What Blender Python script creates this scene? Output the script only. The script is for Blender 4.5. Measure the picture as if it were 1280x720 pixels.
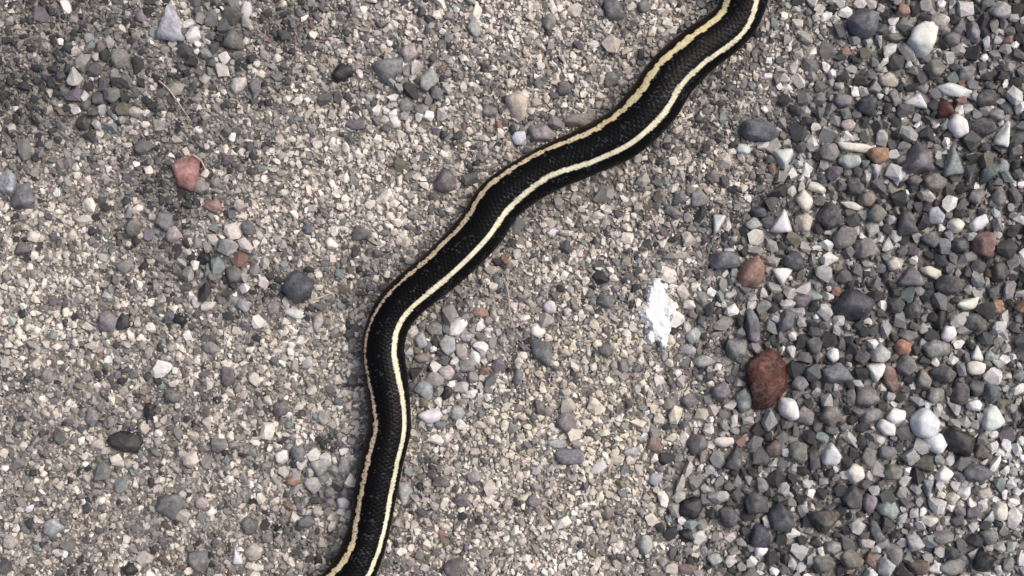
import bpy, bmesh, math, random
import numpy as np
from mathutils import Vector, Matrix, noise as mnoise

for o in list(bpy.data.objects):
    bpy.data.objects.remove(o, do_unlink=True)
SC = bpy.context.scene
COL = SC.collection

# ------------------------------------------------------------------ camera
PX = 0.36 / 1280            # metres on the ground for one unit of the layout plan
H = 0.50                    # camera height above the ground
cam = bpy.data.cameras.new("camera")
cam.sensor_width = 36.0
cam.lens = 36.0 * H / 0.36
cam.clip_start = 0.02
cam.clip_end = 200.0
cam_o = bpy.data.objects.new("camera", cam)
cam_o.location = (0, 0, H)
COL.objects.link(cam_o)
SC.camera = cam_o

# ------------------------------------------------------------------ world, sun, exposure
SUN_EL, SUN_AZ = 52.0, 62.0          # azimuth clockwise from +Y
w = bpy.data.worlds.new("World")
SC.world = w
w.use_nodes = True
nt = w.node_tree
bg = nt.nodes["Background"]
sky = nt.nodes.new("ShaderNodeTexSky")
sky.sky_type = 'NISHITA'
sky.sun_disc = False
sky.sun_elevation = math.radians(SUN_EL)
sky.sun_rotation = math.radians(SUN_AZ)
sky.air_density = 0.6
sky.dust_density = 6.0
sky.ozone_density = 0.6
nt.links.new(sky.outputs[0], bg.inputs[0])
bg.inputs[1].default_value = 0.125
sl = bpy.data.lights.new("sun", 'SUN')
sl.energy = 1.0
sl.angle = math.radians(42)
sl.color = (1.0, 0.975, 0.94)
sun = bpy.data.objects.new("sun", sl)
e, a = math.radians(SUN_EL), math.radians(SUN_AZ)
sd = Vector((math.cos(e) * math.sin(a), math.cos(e) * math.cos(a), math.sin(e)))
sun.rotation_euler = (-sd).to_track_quat('-Z', 'Y').to_euler()
sun.location = sd * 3
COL.objects.link(sun)
SC.view_settings.view_transform = 'Standard'
SC.view_settings.look = 'None'
SC.view_settings.gamma = 1.0
SC.view_settings.exposure = 0.28
SC.view_settings.use_curve_mapping = False

# ------------------------------------------------------------------ helpers
rng = np.random.default_rng(11)
random.seed(5)

def lin(c):
    c = np.asarray(c, float) / 255.0
    return np.where(c <= 0.04045, c / 12.92, ((c + 0.055) / 1.055) ** 2.4)

def W(x, y, z=0.0):                       # plan position at height z -> metres
    k = PX * (H - z) / H
    return ((x - 640) * k, (360 - y) * k, z)

def tag(o, label=None, cat=None, group=None, kind=None):
    if label: o["label"] = label
    if cat: o["category"] = cat
    if group: o["group"] = group
    if kind: o["kind"] = kind

def vnoise(x, y, seed=0):                 # smooth value noise on numpy arrays
    xi = np.floor(x).astype(np.int64); yi = np.floor(y).astype(np.int64)
    xf = x - xi; yf = y - yi
    def h(i, j):
        n = (i * 374761393 + j * 668265263 + seed * 1442695041) & 0x7fffffff
        n = ((n ^ (n >> 13)) * 1274126177) & 0x7fffffff
        return ((n ^ (n >> 16)) & 0xffff) / 65535.0
    u = xf * xf * (3 - 2 * xf); v = yf * yf * (3 - 2 * yf)
    return (h(xi, yi) * (1 - u) + h(xi + 1, yi) * u) * (1 - v) + (h(xi, yi + 1) * (1 - u) + h(xi + 1, yi + 1) * u) * v

def stone_material(name, attr, rough=0.75, speck=0.35, bump=0.25, spec=0.35, dust=0.4):
    m = bpy.data.materials.new(name); m.use_nodes = True
    t = m.node_tree; n = t.nodes; L = t.links
    b = n["Principled BSDF"]
    b.inputs["Roughness"].default_value = rough
    b.inputs["Specular IOR Level"].default_value = spec
    if attr:
        src = n.new("ShaderNodeAttribute"); src.attribute_name = "tint"; cs = src.outputs["Color"]
    else:
        src = n.new("ShaderNodeObjectInfo"); cs = src.outputs["Color"]
    tc = n.new("ShaderNodeNewGeometry")
    n1 = n.new("ShaderNodeTexNoise"); n1.inputs["Scale"].default_value = 900; n1.inputs["Detail"].default_value = 5; n1.inputs["Roughness"].default_value = 0.7
    n2 = n.new("ShaderNodeTexNoise"); n2.inputs["Scale"].default_value = 230; n2.inputs["Detail"].default_value = 4; n2.inputs["Distortion"].default_value = 0.8
    L.new(tc.outputs["Position"], n1.inputs["Vector"]); L.new(tc.outputs["Position"], n2.inputs["Vector"])
    mr = n.new("ShaderNodeMapRange"); mr.inputs["From Min"].default_value = 0.3; mr.inputs["From Max"].default_value = 0.7
    mr.inputs["To Min"].default_value = 1 - speck; mr.inputs["To Max"].default_value = 1 + speck
    L.new(n1.outputs["Fac"], mr.inputs["Value"])
    mr2 = n.new("ShaderNodeMapRange"); mr2.inputs["From Min"].default_value = 0.3; mr2.inputs["From Max"].default_value = 0.7
    mr2.inputs["To Min"].default_value = 1 - speck * 0.8; mr2.inputs["To Max"].default_value = 1 + speck * 0.8
    L.new(n2.outputs["Fac"], mr2.inputs["Value"])
    mu = n.new("ShaderNodeMath"); mu.operation = 'MULTIPLY'
    L.new(mr.outputs[0], mu.inputs[0]); L.new(mr2.outputs[0], mu.inputs[1])
    mx = n.new("ShaderNodeVectorMath"); mx.operation = 'SCALE'
    if not attr:
        n3 = n.new("ShaderNodeTexNoise"); n3.inputs["Scale"].default_value = 360; n3.inputs["Detail"].default_value = 6; n3.inputs["Roughness"].default_value = 0.65
        L.new(tc.outputs["Position"], n3.inputs["Vector"])
        m3 = n.new("ShaderNodeMapRange"); m3.inputs["From Min"].default_value = 0.44; m3.inputs["From Max"].default_value = 0.66; m3.inputs["To Max"].default_value = dust
        L.new(n3.outputs["Fac"], m3.inputs["Value"])
        dm = n.new("ShaderNodeMix"); dm.data_type = 'RGBA'; dm.inputs[7].default_value = (0.40, 0.37, 0.34, 1)
        L.new(m3.outputs[0], dm.inputs[0]); L.new(cs, dm.inputs[6]); cs = dm.outputs[2]
    L.new(cs, mx.inputs[0]); L.new(mu.outputs[0], mx.inputs["Scale"])
    mn = n.new("ShaderNodeVectorMath"); mn.operation = 'MINIMUM'; mn.inputs[1].default_value = (0.88, 0.88, 0.87)
    L.new(mx.outputs[0], mn.inputs[0])
    L.new(mn.outputs[0], b.inputs["Base Color"])
    bp = n.new("ShaderNodeBump"); bp.inputs["Strength"].default_value = bump; bp.inputs["Distance"].default_value = 0.0006
    ad = n.new("ShaderNodeMath"); ad.operation = 'ADD'
    L.new(n1.outputs["Fac"], ad.inputs[0]); L.new(n2.outputs["Fac"], ad.inputs[1])
    L.new(ad.outputs[0], bp.inputs["Height"]); L.new(bp.outputs[0], b.inputs["Normal"])
    return m

M_STONE = stone_material("stone_matte", False, 0.75, 0.36, 0.55, 0.3, 0.3)
M_GLOSS = stone_material("stone_polished", False, 0.42, 0.45, 0.5, 0.45, 0.08)
M_PIT = stone_material("pitted_red_stone", False, 0.6, 0.6, 0.9, 0.3, 0.20)
M_WHITE = stone_material("quartz", False, 0.6, 0.14, 0.4, 0.35, 0.14)
M_GRIT = stone_material("grit_grains", True, 0.85, 0.22, 0.2, 0.25)

# ------------------------------------------------------------------ ground sheet
def ground():
    bm = bmesh.new()
    R = 30.0
    vs = [bm.verts.new((x * R, y * R, -0.0003)) for x, y in ((-1, -1), (1, -1), (1, 1), (-1, 1))]
    bm.faces.new(vs)
    me = bpy.data.meshes.new("ground"); bm.to_mesh(me); bm.free()
    o = bpy.data.objects.new("ground", me); COL.objects.link(o)
    m = bpy.data.materials.new("sandy_concrete"); m.use_nodes = True
    t = m.node_tree; n = t.nodes; L = t.links; b = n["Principled BSDF"]
    b.inputs["Roughness"].default_value = 0.95; b.inputs["Specular IOR Level"].default_value = 0.15
    g = n.new("ShaderNodeNewGeometry")
    vo = n.new("ShaderNodeTexVoronoi"); vo.inputs["Scale"].default_value = 480
    vo2 = n.new("ShaderNodeTexVoronoi"); vo2.inputs["Scale"].default_value = 480; vo2.feature = 'DISTANCE_TO_EDGE'
    no = n.new("ShaderNodeTexNoise"); no.inputs["Scale"].default_value = 30; no.inputs["Detail"].default_value = 6
    for q in (vo, vo2, no): L.new(g.outputs["Position"], q.inputs["Vector"])
    sp = n.new("ShaderNodeSeparateColor"); L.new(vo.outputs["Color"], sp.inputs[0])
    r = n.new("ShaderNodeValToRGB")
    el = r.color_ramp.elements
    el[0].position = 0; el[0].color = (*lin((91, 92, 89)), 1)
    el[1].position = 1; el[1].color = (*lin((187, 180, 170)), 1)
    q = el.new(0.55); q.color = (*lin((137, 133, 127)), 1)
    ad = n.new("ShaderNodeMath"); ad.operation = 'MULTIPLY_ADD'; ad.inputs[1].default_value = 0.7; 
    L.new(sp.outputs[0], ad.inputs[0])
    m2 = n.new("ShaderNodeMath"); m2.operation = 'MULTIPLY'; m2.inputs[1].default_value = 0.35
    L.new(no.outputs["Fac"], m2.inputs[0]); L.new(m2.outputs[0], ad.inputs[2])
    L.new(ad.outputs[0], r.inputs["Fac"]); L.new(r.outputs[0], b.inputs["Base Color"])
    bp = n.new("ShaderNodeBump"); bp.inputs["Strength"].default_value = 0.9; bp.inputs["Distance"].default_value = 0.0015
    L.new(vo2.outputs["Distance"], bp.inputs["Height"]); L.new(bp.outputs[0], b.inputs["Normal"])
    me.materials.append(m)
    tag(o, "sandy grit covered concrete ground under the gravel", "ground", kind="structure")
ground()

# ------------------------------------------------------------------ snake course (left edge, side stripe, back stripe, right edge), plan units
SECT = [
 # Lx, Ly,   Ax, Ay,   Bx, By,   Rx, Ry
 (892, 15, 901.7, 20, 933, 32, 945, 37),
 (841, 49, 853, 56, 886, 70, 897, 83),
 (808, 82, 820, 87, 852, 104, 867, 113),
 (783, 116, 795, 121, 831, 139, 846, 148),
 (755, 143, 764, 149, 790, 177, 803, 190),
 (717, 163, 723, 172, 738, 202, 746, 218),
 (668, 187, 672, 194, 684, 221, 692, 241),
 (603, 228, 610, 234, 638, 258, 651, 269),
 (574, 270, 582, 276, 611, 294, 626, 305),
 (535, 312, 542, 318, 570, 336, 583, 348),
 (485, 357, 493, 362, 513, 385, 524, 395),
 (461, 392, 467, 396, 496, 412, 509, 420),
 (451, 437, 457, 438, 491.5, 440, 506, 440),
 (454, 474, 461, 473, 497, 472, 511, 471),
 (458, 502, 467, 501, 502, 498, 513, 497),
 (459, 535, 470, 536, 504, 537, 514, 538),
 (448, 573, 460, 576, 495.5, 581, 505, 583),
 (442, 612, 452, 615, 487, 621, 496, 625),
 (438, 642, 448, 645, 481, 653, 489, 657),
 (428, 677, 440, 683, 470, 693, 479, 697),
 (408, 710, 417, 716, 450, 735, 461, 741),
]

def catmull(P, t):                          # P (n,k), t array in [0,n-1]
    n = len(P); i = np.clip(np.floor(t).astype(int), 0, n - 2); f = (t - i)[:, None]
    p0 = P[np.clip(i - 1, 0, n - 1)]; p1 = P[i]; p2 = P[i + 1]; p3 = P[np.clip(i + 2, 0, n - 1)]
    return 0.5 * ((2 * p1) + (-p0 + p2) * f + (2 * p0 - 5 * p1 + 4 * p2 - p3) * f ** 2 + (-p0 + 3 * p1 - 3 * p2 + p3) * f ** 3)

ctl = []                                   # x, y, half width, angle of side stripe, angle of back stripe (0 = up, + = towards left edge)
for L_x, L_y, Ax, Ay, Bx, By, Rx, Ry in SECT:
    Lp, A, B, Rp = map(np.array, ((L_x, L_y), (Ax, Ay), (Bx, By), (Rx, Ry)))
    c = (Lp + Rp) / 2; d = (Rp - Lp); wd = np.linalg.norm(d); d = d / wd
    hw = wd / 2 - 2.2
    ta = np.clip(-(A - c) @ d / hw, -0.96, 0.96); tb = np.clip(-(B - c) @ d / hw, -0.96, 0.96)
    ctl.append((c[0], c[1], hw, math.asin(ta), math.asin(tb)))
a0, a1 = ctl[0], ctl[-1]
head = [(1345, -120, 7.5, 1.05, -0.1), (1327, -118, 20, 1.05, -0.1), (1300, -116, 27, 1.05, -0.1), (1268, -114, 27.5, 1.05, -0.1), (1238, -113, 23, 1.05, -0.1),
        (1195, -114, 23.5, 1.0, -0.15), (1125, -122, 26, 1.0, -0.2), (1050, -118, 28, 0.95, -0.3), (985, -82, 29, 0.9, -0.4), (941, -33, 30, 0.8, -0.5)]
tail = [(390, 770, 31, 0.85, -0.5), (336, 806, 31, 0.9, -0.4), (270, 822, 30, 1.0, -0.3), (200, 815, 28, 1.0, -0.2), (130, 797, 25, 1.05, -0.1), (60, 787, 21, 1.05, 0),
        (-10, 793, 16, 1.05, 0), (-75, 815, 12, 1.05, 0), (-130, 850, 8, 1.05, 0), (-170, 893, 4.5, 1.05, 0), (-188, 915, 1.5, 1.05, 0)]
CT = np.array(head + ctl + tail)
CT[len(head):len(head) + len(ctl), 2] = np.convolve(np.pad(CT[len(head):len(head) + len(ctl), 2], 1, mode='edge'), [0.25, 0.5, 0.25], 'valid')
tt = np.linspace(0, len(CT) - 1, 6000)
dense = catmull(CT, tt)
arc = np.concatenate([[0], np.cumsum(np.hypot(np.diff(dense[:, 0]), np.diff(dense[:, 1])))])
NR = int(arc[-1] / 1.0)
au = np.linspace(0, arc[-1], NR)
SN = np.stack([np.interp(au, arc, dense[:, k]) for k in range(5)], 1)     # resampled spine
FLAT = 0.84
Z0 = 0.0013                                 # grit top the belly rests on

def snake_clear(x, y):                      # signed distance to the body outline in plan units
    P = SN[::6]
    out = np.empty(len(x))
    for k in range(0, len(x), 4000):
        d = np.hypot(x[k:k + 4000, None] - P[None, :, 0], y[k:k + 4000, None] - P[None, :, 1]) - P[None, :, 2]
        out[k:k + 4000] = d.min(1)
    return out

# ------------------------------------------------------------------ stones laid out one by one
PAL0 = {
 'W': (232, 231, 226), 'WG': (208, 219, 212), 'WB': (206, 213, 222), 'WY': (228, 222, 196), 'WM': (216, 210, 216),
 'LG': (170, 170, 168), 'LB': (156, 166, 174), 'LN': (158, 168, 160), 'LP': (182, 166, 158),
 'G': (122, 121, 120), 'GM': (122, 116, 124), 'GP': (134, 119, 112), 'GO': (117, 116, 104),
 'DG': (80, 81, 84), 'DO': (78, 77, 68), 'BK': (42, 43, 47), 'BL': (92, 99, 112), 'BD': (66, 72, 84),
 'GB': (128, 148, 146), 'GD': (72, 90, 92), 'MV': (112, 104, 116), 'MD': (80, 72, 84),
 'RD': (96, 45, 33), 'RM': (140, 92, 82), 'PR': (178, 118, 108), 'PK': (172, 124, 112), 'OR': (178, 128, 96), 'BE': (190, 176, 154), 'BR': (104, 84, 72),
}
PAL = {}
for k_, c_ in PAL0.items():
    m_ = sum(c_) / 3
    PAL[k_] = tuple((m_ + (0.75 if k_ in ('RD', 'PK', 'OR', 'PR') else 0.5) * (q_ - m_)) * (1.0 if k_[0] == 'W' else 0.93 if k_ in ('RD', 'BK', 'PR', 'PK', 'OR') else 1.04) for q_ in c_)
NAMES = {
 'W': 'white', 'WG': 'greenish white', 'WB': 'bluish white', 'WY': 'creamy white', 'WM': 'pinkish white',
 'LG': 'light grey', 'LB': 'pale blue-grey', 'LN': 'pale green-grey', 'LP': 'pale pinkish',
 'G': 'mid grey', 'GM': 'mauve-grey', 'GP': 'brownish grey', 'GO': 'olive grey',
 'DG': 'dark grey', 'DO': 'dark olive', 'BK': 'black', 'BL': 'slate blue', 'BD': 'dark slate blue',
 'GB': 'pale teal', 'GD': 'dark teal', 'MV': 'mauve', 'MD': 'dark mauve',
 'RD': 'rust red', 'RM': 'dusty red', 'PR': 'pinkish red', 'PK': 'pink', 'OR': 'orange tan', 'BE': 'beige', 'BR': 'brown',
}
# x, y, width, height, turn, colour, form (a angular, r rounded, l long, u wedge pointing up the plan, d wedge pointing down)
S = """
1081 28 35 36 10 BL r|1157 48 40 36 35 W a|1130 12 17 17 0 PK r|1117 26 12 18 25 W a|1049 5 14 16 0 LG r|1217 40 14 26 10 GM l|1200 36 14 24 -20 MV a
1250 12 26 22 0 LN a|1231 54 18 12 0 LB r|1230 72 15 9 0 W r|1256 104 11 11 0 W r|1193 112 43 17 -14 WG a|1147 124 29 18 -15 W u|1181 136 21 21 30 RD a
1199 157 22 29 32 W r|1175 26 21 20 0 LP r|1176 5 13 11 0 W r|1106 77 9 17 0 WY r|1065 87 17 12 0 LG a|1039 92 15 10 -10 WM a|1046 82 16 11 0 MV a|1111 99 23 18 0 BE a
1085 133 24 24 0 BD a|1054 125 23 18 -20 MV a|1119 121 12 22 25 G a|1061 156 19 14 0 LP a|1246 143 20 14 0 G r|1235 122 26 20 15 DG a|1191 48 18 18 0 G r|1140 89 26 9 25 GO l
1258 166 18 32 -20 W u|1170 85 25 24 0 GO a|1210 92 22 18 0 G a|1241 33 12 19 15 GO r|1259 52 10 16 0 RM a|1120 47 25 10 -5 GO l|961 76 11 11 0 W r|959 96 9 17 10 WM a
979 20 12 15 0 WY r|1145 158 10 10 0 W a|1230 160 34 26 0 DG a|980 198 24 25 0 WG d|1070 184 46 11 -8 WY l|1099 194 27 19 0 OR a|1150 196 38 36 0 MV u|1193 200 25 36 0 GB u
1238 216 34 16 35 GD l|1255 207 16 17 0 GB a|1096 215 14 19 0 LG d|1062 202 26 17 0 LN r|1038 190 24 21 0 G r|1007 250 18 24 30 WY a|1022 235 22 12 -30 WY a|980 276 25 29 -10 W u
1006 278 20 22 0 BE a|1037 270 30 34 20 DG a|1056 297 24 28 -20 G a|1067 257 31 9 -12 WY l|1085 249 22 18 15 GP r|1131 240 9 11 0 W r|1161 244 21 16 -10 BE r|1171 269 22 20 0 LB a
1175 284 13 11 0 W r|1164 299 25 20 0 BL a|1186 269 10 12 0 G r|1196 282 19 17 0 WY r|1225 279 25 16 35 WM a|1244 266 22 9 -30 LB l|1222 246 21 18 0 G a|1230 305 26 30 0 RM a
1201 307 22 20 0 BD a|1132 280 26 28 15 DG u|1136 257 8 19 -10 BL l|979 345 25 20 0 W d|992 325 28 24 0 BD a|1021 309 9 9 0 W r|1120 330 22 18 0 BE a|1165 340 26 14 -15 WY a
1140 345 32 24 0 MV u|1188 356 30 22 -8 DG r|1212 295 18 11 0 LG r|1246 294 17 11 0 BE r|1130 220 11 17 0 LP d|1144 225 17 14 -20 GP a|1170 227 30 22 0 GO a|1069 234 25 18 -30 DG a
1085 310 30 24 0 G a|1097 267 22 22 0 GO r|1250 245 18 20 0 G a|1251 340 22 24 0 DO a|1070 380 46 38 -12 BD a|1016 370 23 12 0 GB r|1002 376 22 15 15 MV a|984 402 19 29 -30 BL a
969 398 16 12 25 LG a|990 420 13 14 0 WM r|1042 444 15 17 0 W r|1018 432 23 23 0 DG r|1096 466 22 24 0 W d|1114 473 17 36 12 RM a|1129 434 18 19 0 OR r|1134 457 23 24 0 G a
1101 442 24 20 0 LG r|1079 446 19 18 0 DG a|1047 467 38 25 0 BL a|1001 480 21 20 0 GM r|1020 490 12 12 0 LG a|1085 496 27 27 10 G a|1090 520 29 20 15 G a|1121 521 23 19 0 W r
1108 535 20 20 0 W a|1117 505 9 9 0 W r|1158 530 33 36 15 WB r|1172 556 26 25 20 WM r|1244 523 26 30 0 WG a|1219 507 19 14 0 W r|1187 417 18 19 0 W r|1197 430 15 11 -30 W r
1191 450 15 14 0 W r|1222 441 14 19 0 WG u|1221 460 21 16 0 WY r|1247 383 15 20 0 OR a|1212 380 27 14 10 WY a|1219 402 29 22 -10 DG a|1176 401 15 27 -15 BK a|1172 437 36 22 -10 G a
1181 467 30 24 0 DG a|1238 445 16 14 0 LN r|1256 449 12 19 0 W a|1257 470 11 20 0 BE a|1155 475 18 26 15 GO a|1170 494 22 20 0 G a|1201 492 22 26 0 DG a|1242 492 22 24 0 BL a
1220 485 20 20 0 DG a|1142 387 20 22 0 DG a|1137 420 26 14 0 G r|1140 482 11 10 0 W r|987 512 22 30 25 W r|1040 520 26 24 0 GO r|1007 520 24 24 0 G a|1065 497 13 24 0 G a
1040 568 22 25 0 WB a|1012 616 14 16 0 W r|1014 634 20 9 -40 LP l|967 561 24 22 0 BR a|999 565 23 26 0 GO a|1070 592 22 22 0 WY r|1116 591 24 20 20 GO r|1200 553 37 32 -5 BK a
1155 580 27 22 0 DO a|1228 565 18 19 0 BR a|1182 594 22 22 0 W a|1192 624 16 15 0 WY a|1207 616 17 14 0 W a|1176 618 15 11 0 WY a|1225 592 37 22 0 BL r|1232 617 18 14 0 BE a|1161 611 14 21 0 GB d
1032 653 42 28 0 DO d|1067 622 26 30 0 DG a|1087 630 15 24 -15 GM a|1112 638 27 22 0 GB a|1094 662 14 31 25 BL a|977 648 30 34 0 BD a|1083 680 20 14 -20 LP a|1089 700 14 18 0 RM a
1109 710 22 25 30 LG a|1145 680 24 21 -20 LG a|1152 640 13 10 -20 W r|1041 685 22 16 10 G a|1067 700 30 24 0 GO r|1030 707 28 24 0 GO r|990 705 10 22 10 LG l|967 714 13 13 0 W a
1162 652 21 13 -15 WY a|1180 672 26 18 0 G a|1197 652 17 15 0 MD r|1232 702 28 26 0 BK a|1252 640 18 22 0 WY a|1192 710 34 20 0 G r|1237 672 20 18 0 G r|1119 692 20 28 20 G a
1150 710 28 20 0 BR r|1019 575 14 25 0 DG a|1087 572 18 24 0 G a|1111 567 22 16 0 G r|1217 641 16 16 0 MV a|1215 659 14 15 0 LG a|724 151 38 21 8 GP a|677 166 36 26 -10 GM a
648 132 31 37 5 BE a|648 172 20 18 0 WB a|768 12 26 28 0 BD a|805 8 16 16 0 GM r|686 27 16 23 0 G r|705 110 18 18 0 DG a|765 100 16 20 0 GO a|851 247 18 22 0 BL a|845 266 28 14 -20 BL a
875 247 20 22 0 G a|930 186 17 14 0 WG a|897 280 14 25 -15 WG d|942 279 20 14 0 LN a|950 265 22 14 0 BD a|941 340 32 40 -15 PK a|907 325 36 22 -5 BL a|911 314 18 12 -20 LG a
822 247 14 12 0 BR r|691 290 15 10 0 WM a|890 220 16 16 0 GP r|709 276 12 15 0 WY d|951 213 14 14 0 G r|951 162 44 25 -8 BL r|672 413 18 18 0 W r|687 384 16 16 0 WM r|676 441 28 32 0 GD r
757 376 24 18 -10 GD a|737 387 16 14 0 BE r|757 437 20 18 0 MD a|860 437 22 14 -6 LB a|857 454 18 11 0 G a|882 452 27 14 -5 LN a|889 365 14 14 0 W a|912 367 14 13 0 LG r
942 407 19 42 10 BL a|941 372 15 10 0 LG a|862 502 26 22 0 GM a|837 505 16 16 0 GO r|761 476 13 13 0 WY r|707 527 26 26 0 MV a|675 510 14 19 0 DG a|931 500 24 32 0 GB a
922 435 26 24 0 G a|902 490 22 24 0 GM a|647 472 14 20 0 BL a|867 420 20 22 0 LN a|747 585 23 13 42 WM a|712 572 35 22 0 BL a|817 556 20 18 20 RM a|789 566 19 14 0 LB a
820 600 18 16 0 LB a|865 632 28 29 -25 BK r|760 641 18 18 0 BR r|807 682 18 25 0 LN r|860 712 24 15 0 RM a|857 670 23 18 -15 BK r|952 689 17 18 0 W a|947 630 28 26 0 DG a
951 670 24 28 0 BD a|920 572 22 30 -10 DG u|872 555 26 27 0 MD a|905 553 23 12 0 WY r|912 647 24 26 0 DG a|906 595 9 12 0 W a|895 700 20 14 0 LN a|696 555 27 13 0 LG r
669 627 16 16 0 MV a|670 589 15 10 20 LG a|426 91 27 23 0 BK a|485 88 36 31 0 BL a|537 100 25 33 -15 LN a|510 67 24 22 0 LP a|527 135 17 14 0 G r|445 155 27 14 0 BL a|322 80 10 11 0 W r
507 132 16 16 0 G r|592 35 18 23 0 LN a|612 140 20 17 0 G a|557 225 30 28 0 MD r|414 305 17 14 -15 WY a|371 358 38 40 0 BD r|452 292 26 20 0 DG a|385 287 10 22 0 BL a
572 409 28 19 35 W a|559 430 20 27 15 LB a|576 440 15 22 0 LP a|594 446 13 20 15 W a|584 420 17 14 0 LG a|525 426 16 21 15 LB a|542 411 22 18 0 G a|535 432 16 12 15 G a|512 441 12 17 -20 LB r
527 447 20 12 0 GP r|557 465 21 20 0 LP r|584 457 20 18 0 G a|530 487 25 26 -15 GB a|559 491 13 19 0 BK a|537 521 29 18 0 WM r|572 517 17 19 0 LG r|590 492 21 10 10 WG r|602 422 12 16 0 GO r
405 522 18 18 0 LG r|365 432 12 12 0 W r|384 454 13 21 -35 LG a|352 510 21 20 0 DG a|367 392 25 14 -10 WG a|397 402 14 28 0 LP a|340 385 16 22 0 G a|600 391 24 13 0 PK a
351 572 17 18 0 W a|401 584 26 22 0 LN a|391 606 20 23 20 LG r|430 583 18 26 0 LG a|429 629 17 15 0 WM r|429 564 15 10 20 W a|365 602 18 14 0 OR a|384 652 22 18 0 BL a
505 617 19 30 0 LB r|577 626 20 16 0 MV a|552 602 23 16 0 DG a|527 640 14 14 0 DG a|570 710 30 22 0 DG a|592 597 18 14 0 LG r|510 647 10 18 0 WY a|347 660 10 12 0 BK r|372 567 20 22 0 BL a
211 25 38 48 0 LB u|76 53 13 9 20 W r|116 98 10 8 0 W r|307 13 14 20 0 WM r|290 19 28 24 0 DO a|280 12 8 13 0 WB a|247 55 13 7 5 W r|297 107 19 26 -20 LP a|318 110 14 22 0 GM r
280 115 8 10 0 WY r|249 162 17 10 15 W a|169 140 25 14 0 BE a|126 58 15 16 0 BR r|150 75 26 25 0 GO a|175 19 18 18 0 MV a|125 122 20 18 0 BD a|62 117 8 21 -25 LP l|292 50 30 24 0 DG a
231 215 38 42 0 PR a|204 277 26 24 15 BL r|217 293 20 22 0 LP a|299 257 15 16 0 LP r|265 257 24 20 0 PK a|30 246 30 34 -15 BL a|9 228 22 36 10 LB a|85 204 15 14 0 G a|167 284 20 24 0 DO r
292 342 22 20 0 DG r|270 345 19 16 0 G a|255 324 18 18 0 BK a|227 328 17 12 -20 LG r|309 285 16 18 0 BL r|27 310 20 18 0 DG a|171 205 13 8 0 W r|200 345 14 14 0 G r|250 234 25 18 0 GO a
135 371 12 16 0 LG r|188 377 13 14 0 WY r|154 401 16 22 0 BK a|134 401 24 26 0 MV a|226 399 17 14 0 BK a|212 397 14 16 0 BL a|234 420 10 21 0 W r|136 450 15 11 20 W u|56 470 18 16 0 G r
194 524 9 10 0 W r|186 517 14 26 0 BK a|284 472 18 26 0 MD a|17 402 14 15 0 LN a|47 437 12 10 0 LG u|215 495 24 22 15 DG a|115 520 18 26 0 G a|169 467 15 12 0 G r|262 435 25 18 0 G a
304 382 20 18 0 LB r|75 454 17 6 35 WY l|156 552 44 25 -6 BK a|212 633 34 34 45 BL a|65 660 25 24 0 LB a|102 552 16 14 -15 W r|107 580 8 9 0 W r|81 692 10 11 0 W r|250 702 28 24 0 BL r
312 657 18 20 0 DG r|295 695 12 23 10 WB u|315 690 20 22 0 BE a|274 556 20 22 0 GM a|37 634 11 14 -25 WM r|185 657 13 10 35 LG r|162 712 20 16 0 BK r|205 700 14 17 0 BR r|12 677 19 18 0 LP r
110 635 13 17 0 DG r|122 556 19 14 0 BE a|251 630 19 18 0 LP a|229 620 14 14 0 LG a
"""
STONES = []
for line in S.strip().splitlines():
    for it in line.split('|'):
        f = it.split()
        STONES.append([float(q) for q in f[:5]] + f[5:7])
        if f[6] == 'r' and f[5][0] != 'W' and (int(f[0]) + int(f[1])) % 5 < 3: STONES[-1][6] = 'a'
RED = [960, 474, 55, 77, -6, 'RD', 'x']
STONES.insert(0, RED)

SPECIAL = {
 (960, 474): "large rust red oval pebble with pitted skin lying in dark gravel",
 (231, 215): "pinkish red angular stone alone in the sandy grit",
 (941, 340): "dusty pink rough stone beside the coarse gravel, above the rust red pebble",
 (371, 358): "round dark slate disc in sandy grit outside the snake's bend",
 (211, 25): "pale blue-grey wedge shaped chip, largest stone in the sandy grit",
 (156, 552): "glossy black faceted chip with bright glints in the sandy grit",
 (1157, 48): "big white angular quartz stone in the dark gravel",
 (1199, 157): "smooth egg shaped white pebble beside the small brick red stone",
 (1181, 136): "small brick red stone touching the egg shaped white pebble",
 (1193, 200): "pale teal wedge shaped stone standing point up in the gravel",
 (1150, 196): "mauve wedge shaped stone beside the pale teal wedge",
 (1158, 530): "large bluish white rounded pebble in a touching pair",
 (1172, 556): "smaller pinkish white pebble of a touching pair of rounded pebbles",
 (1200, 553): "large flat black block beside the pair of rounded white pebbles",
 (672, 413): "small round white pebble standing proud in sandy grit beside a dark teal one",
 (572, 409): "bright white angular chip in the grey stone cluster at the snake's bend",
 (1244, 523): "greenish white angular quartz stone beside mid grey gravel",
 (1193, 112): "long greenish white splinter in the dark gravel",
 (1147, 124): "white wedge shaped quartz chip beside the long greenish splinter",
 (648, 132): "flat beige stone with squared edges in the sandy grit",
 (724, 151): "brownish grey stone wedged against the snake's flank",
 (1114, 473): "dusty red stone leaning against a white chip in the gravel",
 (1070, 380): "large dark slate blue faceted stone in the coarse gravel",
 (1081, 28): "large slate blue rounded cobble in the coarse gravel",
 (987, 512): "white rounded pebble tucked under the rust red pebble",
}
LAND = [((960, 474), 85, "near the rust red pebble"), ((820, 390), 80, "near the white splash"), ((231, 215), 85, "near the pinkish red stone"),
        ((1157, 48), 75, "near the big white quartz"), ((1165, 543), 80, "near the white pebble pair"), ((1193, 200), 70, "near the teal wedge"),
        ((156, 552), 85, "near the glossy black chip"), ((371, 358), 70, "near the dark slate disc"), ((211, 25), 85, "near the blue-grey wedge")]

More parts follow.
